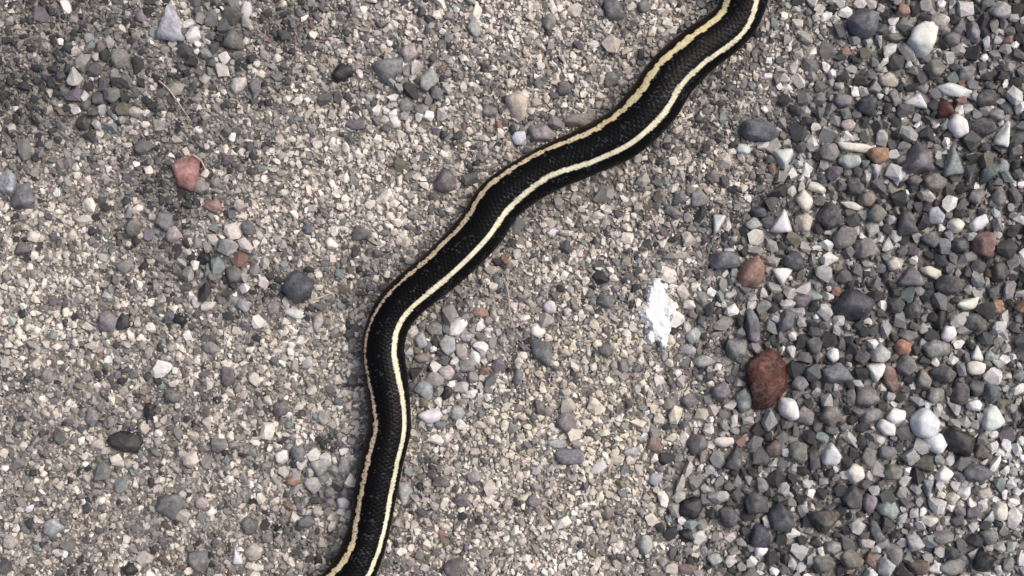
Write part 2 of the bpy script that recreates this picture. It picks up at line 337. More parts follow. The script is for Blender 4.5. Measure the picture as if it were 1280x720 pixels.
def coarse(x, y):                           # 1 in the loose gravel, 0 in the sandy part
    x = np.asarray(x, float); y = np.asarray(y, float)
    edge = np.interp(y, [-300, 0, 120, 250, 350, 450, 560, 640, 720, 1000], [1040, 1020, 1010, 975, 935, 905, 890, 890, 915, 940])
    c = np.clip((x + 150 * (vnoise(x / 55, y / 55, 3) - 0.5) + 60 * (vnoise(x / 20, y / 20, 5) - 0.5) - edge - 10) / 190 + 0.5, 0, 1)
    for px, py, r in ((562, 450, 62), (400, 600, 50), (278, 335, 52), (520, 115, 45), (860, 640, 45), (260, 45, 50), (120, 110, 60)):
        c = np.maximum(c, 0.75 * np.clip(1.4 - np.hypot(x - px, y - py) / r, 0, 1))
    return c

SHAPEWORD = {'a': 'angular', 'r': 'rounded', 'l': 'long thin', 'u': 'wedge shaped', 'd': 'wedge shaped', 'x': 'oval'}
def label_for(s, deep=0):
    x, y, sw, sh, rot, c, f = s
    if (int(x), int(y)) in SPECIAL: return SPECIAL[(int(x), int(y))]
    g = math.sqrt(sw * sh)
    size = 'tiny' if g < 13 else 'small' if g < 18 else 'medium' if g < 25 else 'large'
    noun = 'quartz pebble' if c in ('W', 'WG', 'WB', 'WY', 'WM') and f == 'r' else 'quartz chip' if c[0] == 'W' else 'pebble' if f == 'r' else 'stone'
    for p, d, txt in LAND:
        if math.hypot(x - p[0], y - p[1]) < d: where = txt; break
    else:
        dd = float(snake_clear(np.array([x]), np.array([y]))[0])
        i = int(np.argmin((SN[:, 0] - x) ** 2 + (SN[:, 1] - y) ** 2))
        right = x > SN[i, 0]
        if dd < 28: where = "close by the snake's " + ("gravel side" if right else "sandy side")
        elif right and float(coarse(x, y)) > 0.6 and x > 850: where = "in coarse dark gravel"
        elif right: where = "in grit between snake and gravel"
        else: where = "in grit across the snake"
    lb = f"{size} {NAMES[c]} {SHAPEWORD[f]} {noun} {where}"
    if deep:
        q = sorted((t for t in STONES if t is not s and t[2] * t[3] > 150), key=lambda t: (t[0] - x) ** 2 + (t[1] - y) ** 2)[deep - 1]
        lb = lb.replace(" in coarse dark gravel", " in gravel").replace("in grit between snake and gravel", "between snake and gravel")
        lb += f", beside {'an' if NAMES[q[5]][0] in 'aeiou' else 'a'} {NAMES[q[5]]} one"
    return lb

def hull_mesh(bm_pts, bevel, segs=2):
    bm = bmesh.new()
    for p in bm_pts: bm.verts.new(p)
    r = bmesh.ops.convex_hull(bm, input=bm.verts[:])
    junk = [g for g in r["geom_interior"] if isinstance(g, bmesh.types.BMVert)] + [g for g in r["geom_unused"] if isinstance(g, bmesh.types.BMVert)]
    bmesh.ops.delete(bm, geom=list(set(junk)), context='VERTS')
    bmesh.ops.dissolve_limit(bm, angle_limit=0.16, verts=bm.verts[:], edges=bm.edges[:])
    if bevel > 0:
        bmesh.ops.bevel(bm, geom=bm.edges[:], offset=bevel, segments=segs, profile=0.6, affect='EDGES', clamp_overlap=True)
    return bm

def stone_bm(sw, sh, form, R, hz):
    """stone in metres, centred, sw x sh in plan, half height hz: a lumpy ball cut back by worn flat faces"""
    planes = []
    def pl(x, y, z, h):
        v = Vector((x, y, z)).normalized(); planes.append((v, h))
    if form in 'ud':
        sg = 1 if form == 'u' else -1
        for ax, ay, h in ((-0.88, 0.47, 0.42), (0.88, 0.47, 0.42), (R.uniform(-.2, .2), -1, 0.72)):
            pl(ax + R.uniform(-.08, .08), sg * ay, R.uniform(-.1, .35), h + R.uniform(-.05, .05))
    else:
        n = {'a': R.choice((4, 5, 5, 6)), 'l': 5, 'r': 5, 'x': 6}[form]
        t0 = R.random() * 6.283
        for k in range(n):
            t = t0 + 6.283 * (k + R.uniform(-.3, .3)) / n
            pl(math.cos(t), math.sin(t), R.uniform(-.15, .55), R.uniform(.55, .84) if form in 'al' else R.uniform(.74, .95) if form == 'r' else R.uniform(.66, .84))
    nt_ = R.choice((2, 3, 3, 4)) if form != 'r' else 2
    for k in range(nt_):
        t = R.random() * 6.283; q = R.uniform(.25, .95)
        pl(math.cos(t) * q, math.sin(t) * q, 1, R.uniform(.5, .78) if form != 'r' else R.uniform(.75, .9))
    pl(R.uniform(-.25, .25), R.uniform(-.25, .25), 1, R.uniform(.55, .75) if form != 'r' else .82)
    pl(0, 0, -1, .8)
    sharp = {'a': 60, 'l': 40, 'u': 60, 'd': 60, 'r': 16, 'x': 26}[form]
    bm = bmesh.new()
    bmesh.ops.create_icosphere(bm, subdivisions=3, radius=1)
    off = Vector((R.random() * 50, R.random() * 50, R.random() * 50))
    rough = 0.05 if form == 'r' else 0.10 if form == 'x' else 0.075
    for v in bm.verts:
        d = v.co.normalized()
        base = 1.12 * (1 + 0.10 * mnoise.noise(d * 1.4 + off))
        acc = base ** (-sharp)
        for nrm, h in planes:
            c = d.dot(nrm)
            if c > 0.05: acc += (h / c) ** (-sharp)
        k = acc ** (-1 / sharp)
        k *= 1 + rough * mnoise.noise(d * 3.3 + off) + rough * 0.55 * mnoise.noise(d * 8 + off)
        v.co = d * k
    mx = max(abs(v.co.x) for v in bm.verts); my = max(abs(v.co.y) for v in bm.verts); mz = max(abs(v.co.z) for v in bm.verts)
    x0 = (max(v.co.x for v in bm.verts) + min(v.co.x for v in bm.verts)) / 2; y0 = (max(v.co.y for v in bm.verts) + min(v.co.y for v in bm.verts)) / 2
    wx = (max(v.co.x for v in bm.verts) - min(v.co.x for v in bm.verts)); wy = (max(v.co.y for v in bm.verts) - min(v.co.y for v in bm.verts))
    for v in bm.verts:
        v.co = Vector(((v.co.x - x0) / wx * sw, (v.co.y - y0) / wy * sh, v.co.z / mz * hz))
    for f in bm.faces: f.smooth = True
    return bm

STONES_BY_SIZE = sorted(range(len(STONES)), key=lambda i: -STONES[i][2] * STONES[i][3])
OBJ = set(STONES_BY_SIZE[:298])
LOOSE = []                                   # the smallest go with the gravel
taken = []                                   # x, y, rx, ry, rot, top
labels_used = {}
firsts = {}
for i in OBJ: firsts.setdefault(label_for(STONES[i]), []).append(i)
finals = {}
for lb, ii in firsts.items():                # look-alikes are told apart by the first neighbour that differs
    if len(ii) == 1: continue
    for i in ii:
        for dp in (1, 2, 3, 4, 5, 6):
            cand = label_for(STONES[i], dp)
            if cand not in finals.values(): break
        else: cand = label_for(STONES[i], 1)
        finals[i] = cand
for i, s in enumerate(STONES):
    x, y, sw, sh, rot, c, f = s
    sq = 0.86 if x < 880 and i else 1.0
    taken.append((x, y, sw / 2 * sq, sh / 2 * sq, math.radians(rot)))
    if i not in OBJ:
        LOOSE.append(s); continue
    R = random.Random(1000 + i)
    fk_ = 1.03 if f == 'x' else 1.10
    wm, hm = sw * PX * fk_, sh * PX * fk_
    hz = min(wm, hm) * R.uniform(0.36, 0.5)
    big = math.sqrt(sw * sh)
    if f == 'x': hz = min(wm, hm) * 0.36
    if f == 'l': hz = min(wm, hm) * 0.6
    bm = stone_bm(wm, hm, f, R, hz)
    me = bpy.data.meshes.new("pebble"); bm.to_mesh(me); bm.free()
    glossy = (c in ('BK', 'BD', 'RD') and x > 100) or (i % 9 == 0)
    me.materials.append(M_WHITE if c[0] == 'W' else M_PIT if f == 'x' else M_GLOSS if glossy else M_STONE)
    o = bpy.data.objects.new("pebble" if f in 'rx' else "stone_chip", me)
    o.rotation_euler = (R.uniform(-.10, .10), R.uniform(-.10, .10), math.radians(rot))
    zc = 0.0004 + hz * (0.0 if x < 880 else 0.55)
    o.location = W(x, y, zc + hz * 0.3)[:2] + (zc,)
    col = lin(PAL[c]) * (1 + np.array([R.uniform(-.10, .10)] * 3)) * (1 + np.array([R.uniform(-.03, .03) for _ in range(3)]))
    if x < 880 and c[0] != 'W' and c != 'BK' and (int(x), int(y)) not in SPECIAL: col = col * 0.78 + lin((150, 145, 139)) * 0.22
    o.color = (*np.clip(col * 1.0, 0, 0.86), 1)
    COL.objects.link(o)
    lb = label_for(s)
    if len(firsts[lb]) > 1: lb = finals[i]
    tag(o, lb, "pebble" if f in 'rx' else "stone")
    labels_used.setdefault(lb, []).append(o)
for lb, os_ in labels_used.items():
    for o in os_:
        if len(os_) > 1: o["group"] = "look-alike stones: " + lb
        else: o["group"] = "single stones in grit and gravel"

# ------------------------------------------------------------------ grit and gravel
TONE = np.array([  # rows every 80 plan units from y=40, columns from x=40
 [4.0,4.2,5.0,4.2,5.2,6.0,5.5,6.5,6.5,5.6,6.4,6.0,5.5,4.6,4.0,4.0],
 [3.6,4.4,5.0,5.0,5.5,6.0,5.0,5.8,5.8,6.3,6.0,5.3,5.2,4.6,4.0,4.0],
 [4.6,5.6,4.5,5.0,6.0,6.5,6.0,6.0,6.0,5.6,5.6,5.4,5.2,4.3,3.7,3.6],
 [6.0,6.0,4.0,5.4,6.0,6.4,6.4,5.4,5.6,5.6,5.6,5.2,5.2,4.3,3.7,3.5],
 [6.5,6.0,4.6,4.3,5.5,5.6,5.4,5.0,5.5,6.0,5.7,5.0,4.2,4.4,3.7,3.6],
 [5.5,5.6,5.5,5.5,6.0,6.0,4.4,5.6,5.6,6.6,6.0,5.0,4.0,4.0,4.2,4.2],
 [5.5,5.5,5.0,5.6,6.0,6.0,5.4,6.3,6.2,7.0,5.8,4.5,4.4,4.0,4.0,4.2],
 [5.0,5.4,6.0,6.4,5.4,5.0,5.6,6.4,6.4,7.0,6.0,4.2,3.9,3.9,5.0,7.4],
 [5.5,5.5,6.0,5.4,5.3,5.0,5.4,5.8,6.8,6.2,5.6,4.4,4.0,4.2,4.8,5.0]])
def tone(x, y):
    cx = np.clip((x - 40) / 80, 0, 14.999); cy = np.clip((y - 40) / 80, 0, 7.999)
    i = cx.astype(int); j = cy.astype(int); fx = cx - i; fy = cy - j
    t = (TONE[j, i] * (1 - fx) + TONE[j, i + 1] * fx) * (1 - fy) + (TONE[j + 1, i] * (1 - fx) + TONE[j + 1, i + 1] * fx) * fy
    far = np.clip(np.hypot(np.maximum(np.abs(x - 640) - 640, 0), np.maximum(np.abs(y - 360) - 360, 0)) / 160, 0, 1)
    t = t * (1 - far) + 5.0 * far
    return t + 2.2 * (vnoise(x / 19, y / 19, 8) - 0.5) + 0.9 * (vnoise(x / 90, y / 90, 9) - 0.5)

X0, X1, Y0, Y1 = -560, 1840, -500, 1220
def thin(x, y):                              # grit gets sparser away from the snake's patch of ground
    dx = np.maximum(np.maximum(-200 - x, x - 1480), 0); dy = np.maximum(np.maximum(-150 - y, y - 870), 0)
    d = np.hypot(dx, dy) + 160 * (vnoise(x / 70, y / 70, 41) - 0.5) * (np.hypot(dx, dy) > 0)
    return np.clip(1 - d / 270, 0, 1) ** 1.3
CELL = 24
grid = {}
def put(x, y, rx, ry, rot, idx):
    r = max(rx, ry)
    for gx in range(int((x - r) // CELL), int((x + r) // CELL) + 1):
        for gy in range(int((y - r) // CELL), int((y + r) // CELL) + 1):
            grid.setdefault((gx, gy), []).append((x, y, rx, ry, math.cos(rot), math.sin(rot)))
def blocked(x, y, r, slack):
    for (a, b, rx, ry, c, s) in grid.get((int(x // CELL), int(y // CELL)), ()):
        dx, dy = x - a, -(y - b)
        u = (dx * c + dy * s) / (rx + r * slack); v = (-dx * s + dy * c) / (ry + r * slack)
        if u * u + v * v < 1: return True
    return False
for t_ in taken: put(*t_, 0)

def near_block(x, y, r, slack):              # tests the cells around too
    gx, gy = int(x // CELL), int(y // CELL)
    for i in (gx - 1, gx, gx + 1):
        for j in (gy - 1, gy, gy + 1):
            for (a, b, rx, ry, c, s) in grid.get((i, j), ()):
                dx, dy = x - a, -(y - b)
                u = (dx * c + dy * s) / (rx + r * slack); v = (-dx * s + dy * c) / (ry + r * slack)
                if u * u + v * v < 1: return True
    return False

def throw(n, rmin, rmax, power, dens, slack):
    xs = rng.uniform(X0, X1, n); ys = rng.uniform(Y0, Y1, n)
    rs = rmin + (rmax - rmin) * rng.random(n) ** power
    keep = rng.random(n) < dens(xs, ys) * thin(xs, ys)
    sc = snake_clear(xs, ys)
    out = []
    for k in np.nonzero(keep)[0]:
        x, y, r = xs[k], ys[k], rs[k]
        if sc[k] < r * 0.55: continue
        if near_block(x, y, r, slack): continue
        put(x, y, r * 0.95, r * 0.95, 0, 0)
        out.append((x, y, r))
    return np.array(out)

big = throw(180000, 7.0, 13.5, 1.6, lambda x, y: np.clip(coarse(x, y) * 1.1 - 0.2, 0.006, 1), 0.52)
med = throw(220000, 4.4, 7.2, 1.2, lambda x, y: 0.20 + 0.80 * coarse(x, y), 0.52)
# fine grains on a jittered lattice
sp_ = 6.9
gx, gy = np.meshgrid(np.arange(X0, X1, sp_), np.arange(Y0, Y1, sp_ * 0.9))
gx = gx + (np.arange(gx.shape[0])[:, None] % 2) * sp_ / 2
fx = (gx + rng.uniform(-.42, .42, gx.shape) * sp_).ravel(); fy = (gy + rng.uniform(-.42, .42, gy.shape) * sp_).ravel()
kf = rng.random(len(fx)) < thin(fx, fy)
fx, fy = fx[kf], fy[kf]
fr = 2.5 + 3.0 * rng.random(len(fx)) ** 1.5
okf = np.array([not blocked(a, b, r, -0.35) for a, b, r in zip(fx, fy, fr)])
fx, fy, fr = fx[okf], fy[okf], fr[okf]
fine = np.stack([fx, fy, fr], 1)

sp2 = 5.0
gx, gy = np.meshgrid(np.arange(-400, 1200, sp2), np.arange(-350, 1070, sp2))
dxs = (gx + rng.uniform(-.5, .5, gx.shape) * sp2).ravel(); dys = (gy + rng.uniform(-.5, .5, gy.shape) * sp2).ravel()
kp = (rng.random(len(dxs)) > coarse(dxs, dys) * 1.1) & (rng.random(len(dxs)) < np.where((np.abs(dxs - 640) < 720) & (np.abs(dys - 360) < 440), 1, 0.55 * thin(dxs, dys))) & (snake_clear(dxs, dys) > -4)
dxs, dys = dxs[kp], dys[kp]
powder = np.stack([dxs, dys, 1.7 + 1.2 * rng.random(len(dxs))], 1)

def proto(n, seed, rough):
    R = random.Random(seed); pts = []
    for k in range(n):
        v = Vector((R.gauss(0, 1), R.gauss(0, 1), R.gauss(0, 1))).normalized() * R.uniform(1 - rough, 1.0)
        pts.append(v)
    bm = hull_mesh(pts, 0)
    bmesh.ops.triangulate(bm, faces=bm.faces[:])
    bm.verts.ensure_lookup_table()
    for i, v in enumerate(bm.verts): v.index = i
    V = np.array([v.co[:] for v in bm.verts]); F = np.array([[v.index for v in f.verts] for f in bm.faces])
    bm.free()
    return V, F

def tint_for(x, y, kind, n):
    t = tone(x, y); c = coarse(x, y)
    light = lin((234, 228, 217)); pink = lin((208, 198, 187)); mid = lin((167, 163, 157)); grey = lin((121, 121, 120)); dark = lin((68, 69, 71))
    teal = lin((132, 141, 139)); olive = lin((120, 117, 104)); mauve = lin((112, 106, 113)); white = lin((232, 230, 224)); rust = lin((138, 112, 102))
    yel = lin((214, 204, 172))
    v = rng.normal(0, 1.3 if kind == 'fine' else 1.3, n) + (t - 5.15) * (1.3 if kind == 'fine' else 1.15)
    if kind != 'fine': v -= 0.25
    v += 0.3 * c - 0.36 * (1 - c)
    stops = np.array([-2.2, -1.0, 0.0, 1.0, 2.3]); cols = np.array([dark, grey, mid, pink, light])
    out = np.stack([np.interp(v, stops, cols[:, k]) for k in range(3)], 1)
    # the coarse gravel is greyer
    g = out.mean(1, keepdims=True) * np.array([[0.975, 1.0, 1.0]])
    out = out * (1 - 0.75 * c[:, None]) + g * 0.75 * c[:, None]
    u = rng.random(n)
    def put_c(lo, hi, colr, j=0.18):
        m = (u >= lo) & (u < hi)
        out[m] = colr * (1 + rng.uniform(-j, j, (m.sum(), 1)))
    pw = 0.012 + 0.028 * c.mean()
    put_c(0, 0.018, white, .08); put_c(0.018, 0.040, teal); put_c(0.045, 0.065, olive); put_c(0.085, 0.11, mauve); put_c(0.125, 0.131, rust)
    m = (u > 0.4) & (np.hypot((x - 770) / 150, (y - 520) / 150) + 0.9 * (vnoise(x / 30, y / 30, 21) - 0.5) < 0.8) & (v > 0.4)
    out[m] = out[m] * 0.65 + yel * 0.35
    m = np.hypot((x - 820) / 29, (y - 391) / 50) * (1 + 1.1 * rng.random(n) ** 1.5) < 1.0
    out[m] = white
    return np.clip(out * 0.92 * (1 + rng.uniform(-.12, .12, (n, 1))), 0.01, 0.82)

def scatter(name, pts, protos, kind, zf, squash, colours=None):
    n = len(pts)
    x, y, r = pts[:, 0], pts[:, 1], pts[:, 2]
    col = tint_for(x, y, kind, n) if colours is None else colours
    pid = rng.integers(0, len(protos), n)
    # random rotations
    q = rng.normal(size=(n, 4)); q /= np.linalg.norm(q, axis=1)[:, None]
    qw, qx, qy, qz = q.T
    Rm = np.stack([np.stack([1 - 2 * (qy**2 + qz**2), 2 * (qx*qy - qz*qw), 2 * (qx*qz + qy*qw)], 1),
                   np.stack([2 * (qx*qy + qz*qw), 1 - 2 * (qx**2 + qz**2), 2 * (qy*qz - qx*qw)], 1),
                   np.stack([2 * (qx*qz - qy*qw), 2 * (qy*qz + qx*qw), 1 - 2 * (qx**2 + qy**2)], 1)], 1)
    yaw = rng.uniform(0, 6.283, n); el = rng.uniform(0.78, 1.22, n)
    rm = r * PX
    z = rm * (np.where(coarse(x, y) > 0.45, zf, zf * 0.3) + rng.uniform(-.28, .30, n))
    sc = snake_clear(x, y)
    under = sc < 0.25 * r
    z = z + np.where((sc > 0.25 * r) & (sc < 5 + 0.5 * r), 0.0006 * rng.random(n), 0)      # grit pushed up along the body
    z = np.where(under, np.minimum(z, Z0 - rm * squash - 0.0001), z)
    px = (x - 640) * PX; py = (360 - y) * PX
    VV, FF, CC = [], [], []; base = 0
    for p, (V, F) in enumerate(protos):
        idx = np.nonzero(pid == p)[0]
        if not len(idx): continue
        A = np.einsum('nij,vj->nvi', Rm[idx], V)
        A = A * np.stack([el[idx], 1 / el[idx], np.full(len(idx), squash)], 1)[:, None, :]
        c, s = np.cos(yaw[idx])[:, None], np.sin(yaw[idx])[:, None]
        bx = A[..., 0] * c - A[..., 1] * s; by = A[..., 0] * s + A[..., 1] * c
        A = np.stack([bx, by, A[..., 2]], -1) * (rm[idx] * 1.12)[:, None, None]
        A += np.stack([px[idx], py[idx], z[idx]], 1)[:, None, :]
        k = len(V)
        VV.append(A.reshape(-1, 3))
        FF.append((F[None] + (base + np.arange(len(idx)) * k)[:, None, None]).reshape(-1, 3))
        CC.append(np.repeat(col[idx], k, 0))
        base += len(idx) * k
    V = np.concatenate(VV); F = np.concatenate(FF); C = np.concatenate(CC)
    me = bpy.data.meshes.new(name)
    me.vertices.add(len(V)); me.vertices.foreach_set("co", V.ravel().astype(np.float32))
    me.loops.add(len(F) * 3); me.loops.foreach_set("vertex_index", F.ravel().astype(np.int32))
    me.polygons.add(len(F)); me.polygons.foreach_set("loop_start", np.arange(0, len(F) * 3, 3, dtype=np.int32))
    me.update(calc_edges=True)
    me.polygons.foreach_set("use_smooth", np.zeros(len(F), dtype=bool))
    at = me.attributes.new("tint", 'FLOAT_COLOR', 'POINT')
    at.data.foreach_set("color", np.concatenate([C, np.ones((len(C), 1))], 1).ravel().astype(np.float32))
    me.materials.append(M_GRIT)
    o = bpy.data.objects.new(name, me); COL.objects.link(o)
    return o

SMALLP = [proto(9, 300 + k, 0.25) for k in range(18)]
BIGP = [proto(15, 500 + k, 0.22) for k in range(26)]
o = scatter("sandy_grit", fine, SMALLP, 'fine', 0.06, 0.62)
tag(o, "fine beige and grey sandy grit covering the ground", "grit", kind="stuff")
pc = tint_for(powder[:, 0], powder[:, 1] , 'fine', len(powder)) * 0.35 + lin((190, 182, 171)) * 0.65 * (0.75 + 0.25 * rng.random((len(powder), 1))) * np.clip(0.36 + 0.11 * tone(powder[:, 0], powder[:, 1]), 0.5, 1.15)[:, None]
o = scatter("sand", powder, [proto(6, 700 + k, 0.2) for k in range(8)], 'fine', 0.75, 0.8, pc)
tag(o, "pale beige sand filling the gaps between the grit", "sand", kind="stuff")
loose_pts = np.array([(s[0], s[1], math.sqrt(s[2] * s[3]) / 2) for s in LOOSE])
loose_col = np.clip(np.array([lin(PAL[s[5]]) for s in LOOSE]), 0, 0.85)
gr = np.concatenate([big, med, loose_pts])
gcol = np.concatenate([tint_for(big[:, 0], big[:, 1], 'big', len(big)), tint_for(med[:, 0], med[:, 1], 'med', len(med)), loose_col])
o = scatter("gravel", gr, BIGP, 'med', 0.42, 0.68, gcol)
tag(o, "loose grey gravel mixed through the sandy grit", "gravel", kind="stuff")
print("GRAINS", len(fine), len(big), len(med), len(STONES))

# ------------------------------------------------------------------ snake
def build_snake():
    NA = 120
    n = len(SN)
    rad = SN[:, 2]
    # world positions
    rw = rad * PX
    zc = Z0 + rw * FLAT
    kk = PX * (H - zc) / H
    cx = (SN[:, 0] - 640) * kk; cy = (360 - SN[:, 1]) * kk
    rw = rw * (H - zc) / H
    tx = np.gradient(cx); ty = np.gradient(cy); tl = np.hypot(tx, ty); tx /= tl; ty /= tl
    # the course runs from the top of the plan downwards; "left edge" direction:
    lx, ly = ty, -tx
    # pick sign so that the left edge matches the plan (checked at the first listed section)
    i0 = int(np.argmin((SN[:, 0] - ctl[12][0]) ** 2 + (SN[:, 1] - ctl[12][1]) ** 2))
    if lx[i0] > 0: lx, ly = -lx, -ly
    th = np.linspace(0, 2 * np.pi, NA, endpoint=False)[None, :]          # 0 = up, + towards left edge
    thw = (th + np.pi) % (2 * np.pi) - np.pi
    # lean of the view at each place keeps the stripes where they lie on the back
    lean = np.arctan2(-(cx * lx + cy * ly), H - zc)
    tA = SN[:, 3] + lean; tB = SN[:, 4] + lean
    s = (thw - tB[:, None])
    s = (s + np.pi) % (2 * np.pi) - np.pi
    s = s / (tA - tB)[:, None]
    al = np.concatenate([[0], np.cumsum(np.hypot(np.diff(cx), np.diff(cy)))]) / PX
    u = np.broadcast_to(al[:, None], s.shape)
    ROW = 8.0
    shrink = np.clip(rad / 31, 0.25, 1)[:, None]
    pu = 6.6
    # length coordinate that runs quicker on the thin tail so scales stay in proportion
    ul = np.cumsum(np.gradient(al) / np.clip(rad / 31, 0.3, 1)) / pu
    ul = np.broadcast_to(ul[:, None], s.shape)
    a_ = s * ROW
    best = np.full(s.shape, 9.0); second = np.full(s.shape, 9.0); bj = np.zeros(s.shape, int); bk = np.zeros(s.shape, int); bdu = np.zeros(s.shape); bda = np.zeros(s.shape)
    j0 = np.floor(a_).astype(int)
    for dj in (-1, 0, 1, 2):
        j = j0 + dj
        off = 0.5 * (j % 2)
        k0 = np.floor(ul - off).astype(int)
        for dk in (0, 1):
            k = k0 + dk
            da = a_ - j; du = (ul - (k + off))
            d = np.abs(da) * 0.62 + np.abs(du) * 1.0 + 0.25 * da * da
            upd = d < best
            second = np.where(upd, best, np.minimum(second, d))
            best = np.where(upd, d, best); bj = np.where(upd, j, bj); bk = np.where(upd, k, bk)
            bdu = np.where(upd, du, bdu); bda = np.where(upd, da, bda)
    edge = np.clip((second - best) / 0.22, 0, 1)            # 0 on the seam between scales
    h1 = ((bj * 73856093) ^ (bk * 19349663)) & 0xffff
    h1 = ((h1 * 40503) & 0xffff) / 65535.0
    h2 = (((bj * 83492791) ^ (bk * 2971215)) * 2654435 >> 4 & 0xffff) / 65535.0
    sa = np.abs(s)
    belly = np.where(s > 0, sa > 1.85, sa > 1.42)
    # relief: overlapping keeled scales, broad cross scutes below
    hgt = 0.00030 * (edge ** 0.6) + 0.00007 * np.clip(-bdu, -0.5, 0.5) + 0.00005 * np.clip(1 - np.abs(bda) / 0.18, 0, 1) * (edge > 0.2)
    scute = np.abs(((ul * 0.8) % 1.0) - 0.5) * 2
    hgt = np.where(belly, 0.00012 * np.clip((1 - scute) * 5, 0, 1), hgt)
    hs = np.clip(al / 95.0, 0, 1); hs = hs ** 2              # smooth plates on the head
    hgt = hgt * (0.25 + 0.75 * hs)[:, None] * np.clip(rad / 20, 0.1, 1)[:, None]
    rr = rw[:, None] + hgt
    hor = np.sin(th) * rr; ver = np.cos(th) * rr * FLAT
    # belly pressed flat on the ground, back gently ridged
    ver = np.where(ver < 0, -np.abs(ver) ** 1.0 * 0.97, ver)
    X = cx[:, None] + lx[:, None] * hor; Y = cy[:, None] + ly[:, None] * hor; Z = zc[:, None] + ver
    Z = np.maximum(Z, Z0 - 0.0002)
    # ---- colour of the skin itself
    black = lin((6, 6, 9)); skin = lin((92, 98, 112)); cream = lin((240, 234, 204)); cream2 = lin((228, 214, 168)); pinkc = lin((200, 178, 158)); brown = lin((40, 28, 21)); bel = lin((150, 150, 128))
    C = np.empty(s.shape + (3,)); C[:] = black
    C *= (0.75 + 0.6 * h1)[..., None]
    un = u
    lowf = vnoise(un / 40, s * 2.0 + 20, 4)
    # bluish flecks of skin showing between scales
    fl = (edge < 0.30) & (vnoise(un / 9, s * 7 + 40, 6) > 0.82 - 0.2 * lowf - 0.26 * np.exp(-((SN[:, 1][:, None] - 105) / 35.0) ** 2)) & (sa < 1.0)
    C[fl] = skin * 0.55
    m = (h1 > 0.97) & (np.abs(bdu) < 0.2) & (np.abs(bda) < 0.3) & (sa < 0.95); C[m] = skin * 0.28
    # flanks below the side stripe
    fk = (sa > 1.12) & ~belly
    C[fk] = (brown * 0.7)[None] * (0.6 + 0.8 * h2[fk])[:, None]
    C[belly] = bel * 0.9
    # back stripe: middle row and the near halves of its neighbours
    d0 = (np.abs(bj) == 0) | ((np.abs(bj) == 1) & (np.abs(a_) < 0.72) & (np.abs(bdu) < 0.26))
    lowt = 0.78 + 0.3 * vnoise(un / 55, 0 * s + 3, 31)
    C[d0] = cream[None] * ((0.80 + 0.25 * h2[d0]) * lowt[d0])[:, None]
    C[d0 & (edge < 0.12)] *= 0.72
    # side stripes, rows two and three up from the belly
    yy = SN[:, 1][:, None] + 0 * s
    fade = np.interp(yy, [-50, 120, 170, 330, 380, 460, 500, 640, 690, 760], [0, 0, .4, .5, .95, .95, .8, .8, .2, 0])
    st = (np.abs(sa * ROW - 8.0) < 0.58 + 0.36 * (1 - fade) + 0.55 * (h1 - 0.5) - 0.15 * (fade > .8))
    lateral = cream2[None, None] * (1 - fade)[..., None] + pinkc[None, None] * fade[..., None]
    tick = (edge < 0.16 + 0.35 * fade) & (vnoise(un / 7, s * 9 + 90, 12) > 0.62 - 0.30 * fade)
    lat = lateral * (0.85 + 0.25 * h2)[..., None]
    C[st] = lat[st]
    C[st & tick] = np.array(lin((60, 50, 42)))
    # right hand side stripe is thinner and greyer
    rs = st & (s < 0); C[rs] = lin((150, 144, 118))
    rs = (s < -0.80) & (s > -1.25) & (np.abs(yy - 255) < 36) & (SN[:, 0][:, None] > 610); C[rs] = lin((176, 170, 146))
    # head: plain olive brown crown, pale lip
    hd = (al < 78)
    crown = lin((58, 54, 46))
    hm = np.broadcast_to(hd[:, None], s.shape) & ~belly
    C[hm] = crown; C[hm & (sa > 1.15)] = lin((190, 184, 150))
    C = np.clip(C, 0.003, 0.8)
    # ---- mesh
    V = np.stack([X, Y, Z], -1).reshape(-1, 3)
    i = np.arange(n - 1)[:, None]; j = np.arange(NA)[None, :]; jn = (j + 1) % NA
    F = np.stack([i * NA + j, i * NA + jn, (i + 1) * NA + jn, (i + 1) * NA + j], -1).reshape(-1, 4)
    e1 = np.array([[cx[0] - 0.0006 * tx[0], cy[0] - 0.0006 * ty[0], zc[0]], [cx[-1], cy[-1], zc[-1]]])
    V = np.concatenate([V, e1]); Cf = np.concatenate([C.reshape(-1, 3), C[0, :1], C[-1, :1]])
    nv = n * NA
    cap0 = np.stack([np.full(NA, nv), (np.arange(NA) + 1) % NA, np.arange(NA)], -1)
    cap1 = np.stack([np.full(NA, nv + 1), (n - 1) * NA + np.arange(NA), (n - 1) * NA + (np.arange(NA) + 1) % NA], -1)
    me = bpy.data.meshes.new("body")
    li = np.concatenate([F.ravel(), cap0.ravel(), cap1.ravel()])
    cnt = np.concatenate([np.full(len(F), 4), np.full(2 * NA, 3)])
    me.vertices.add(len(V)); me.vertices.foreach_set("co", V.ravel().astype(np.float32))
    me.loops.add(len(li)); me.loops.foreach_set("vertex_index", li.astype(np.int32))
    me.polygons.add(len(cnt)); me.polygons.foreach_set("loop_start", np.concatenate([[0], np.cumsum(cnt)[:-1]]).astype(np.int32))
    me.update(calc_edges=True)
    me.polygons.foreach_set("use_smooth", np.ones(len(cnt), dtype=bool))
    at = me.attributes.new("tint", 'FLOAT_COLOR', 'POINT')
    at.data.foreach_set("color", np.concatenate([Cf, np.ones((len(Cf), 1))], 1).ravel().astype(np.float32))
    bm = bmesh.new(); bm.from_mesh(me); bmesh.ops.recalc_face_normals(bm, faces=bm.faces[:]); bm.to_mesh(me); bm.free()
    m = bpy.data.materials.new("snake_skin"); m.use_nodes = True
    t = m.node_tree; b = t.nodes["Principled BSDF"]
    at_ = t.nodes.new("ShaderNodeAttribute"); at_.attribute_name = "tint"
    t.links.new(at_.outputs["Color"], b.inputs["Base Color"])
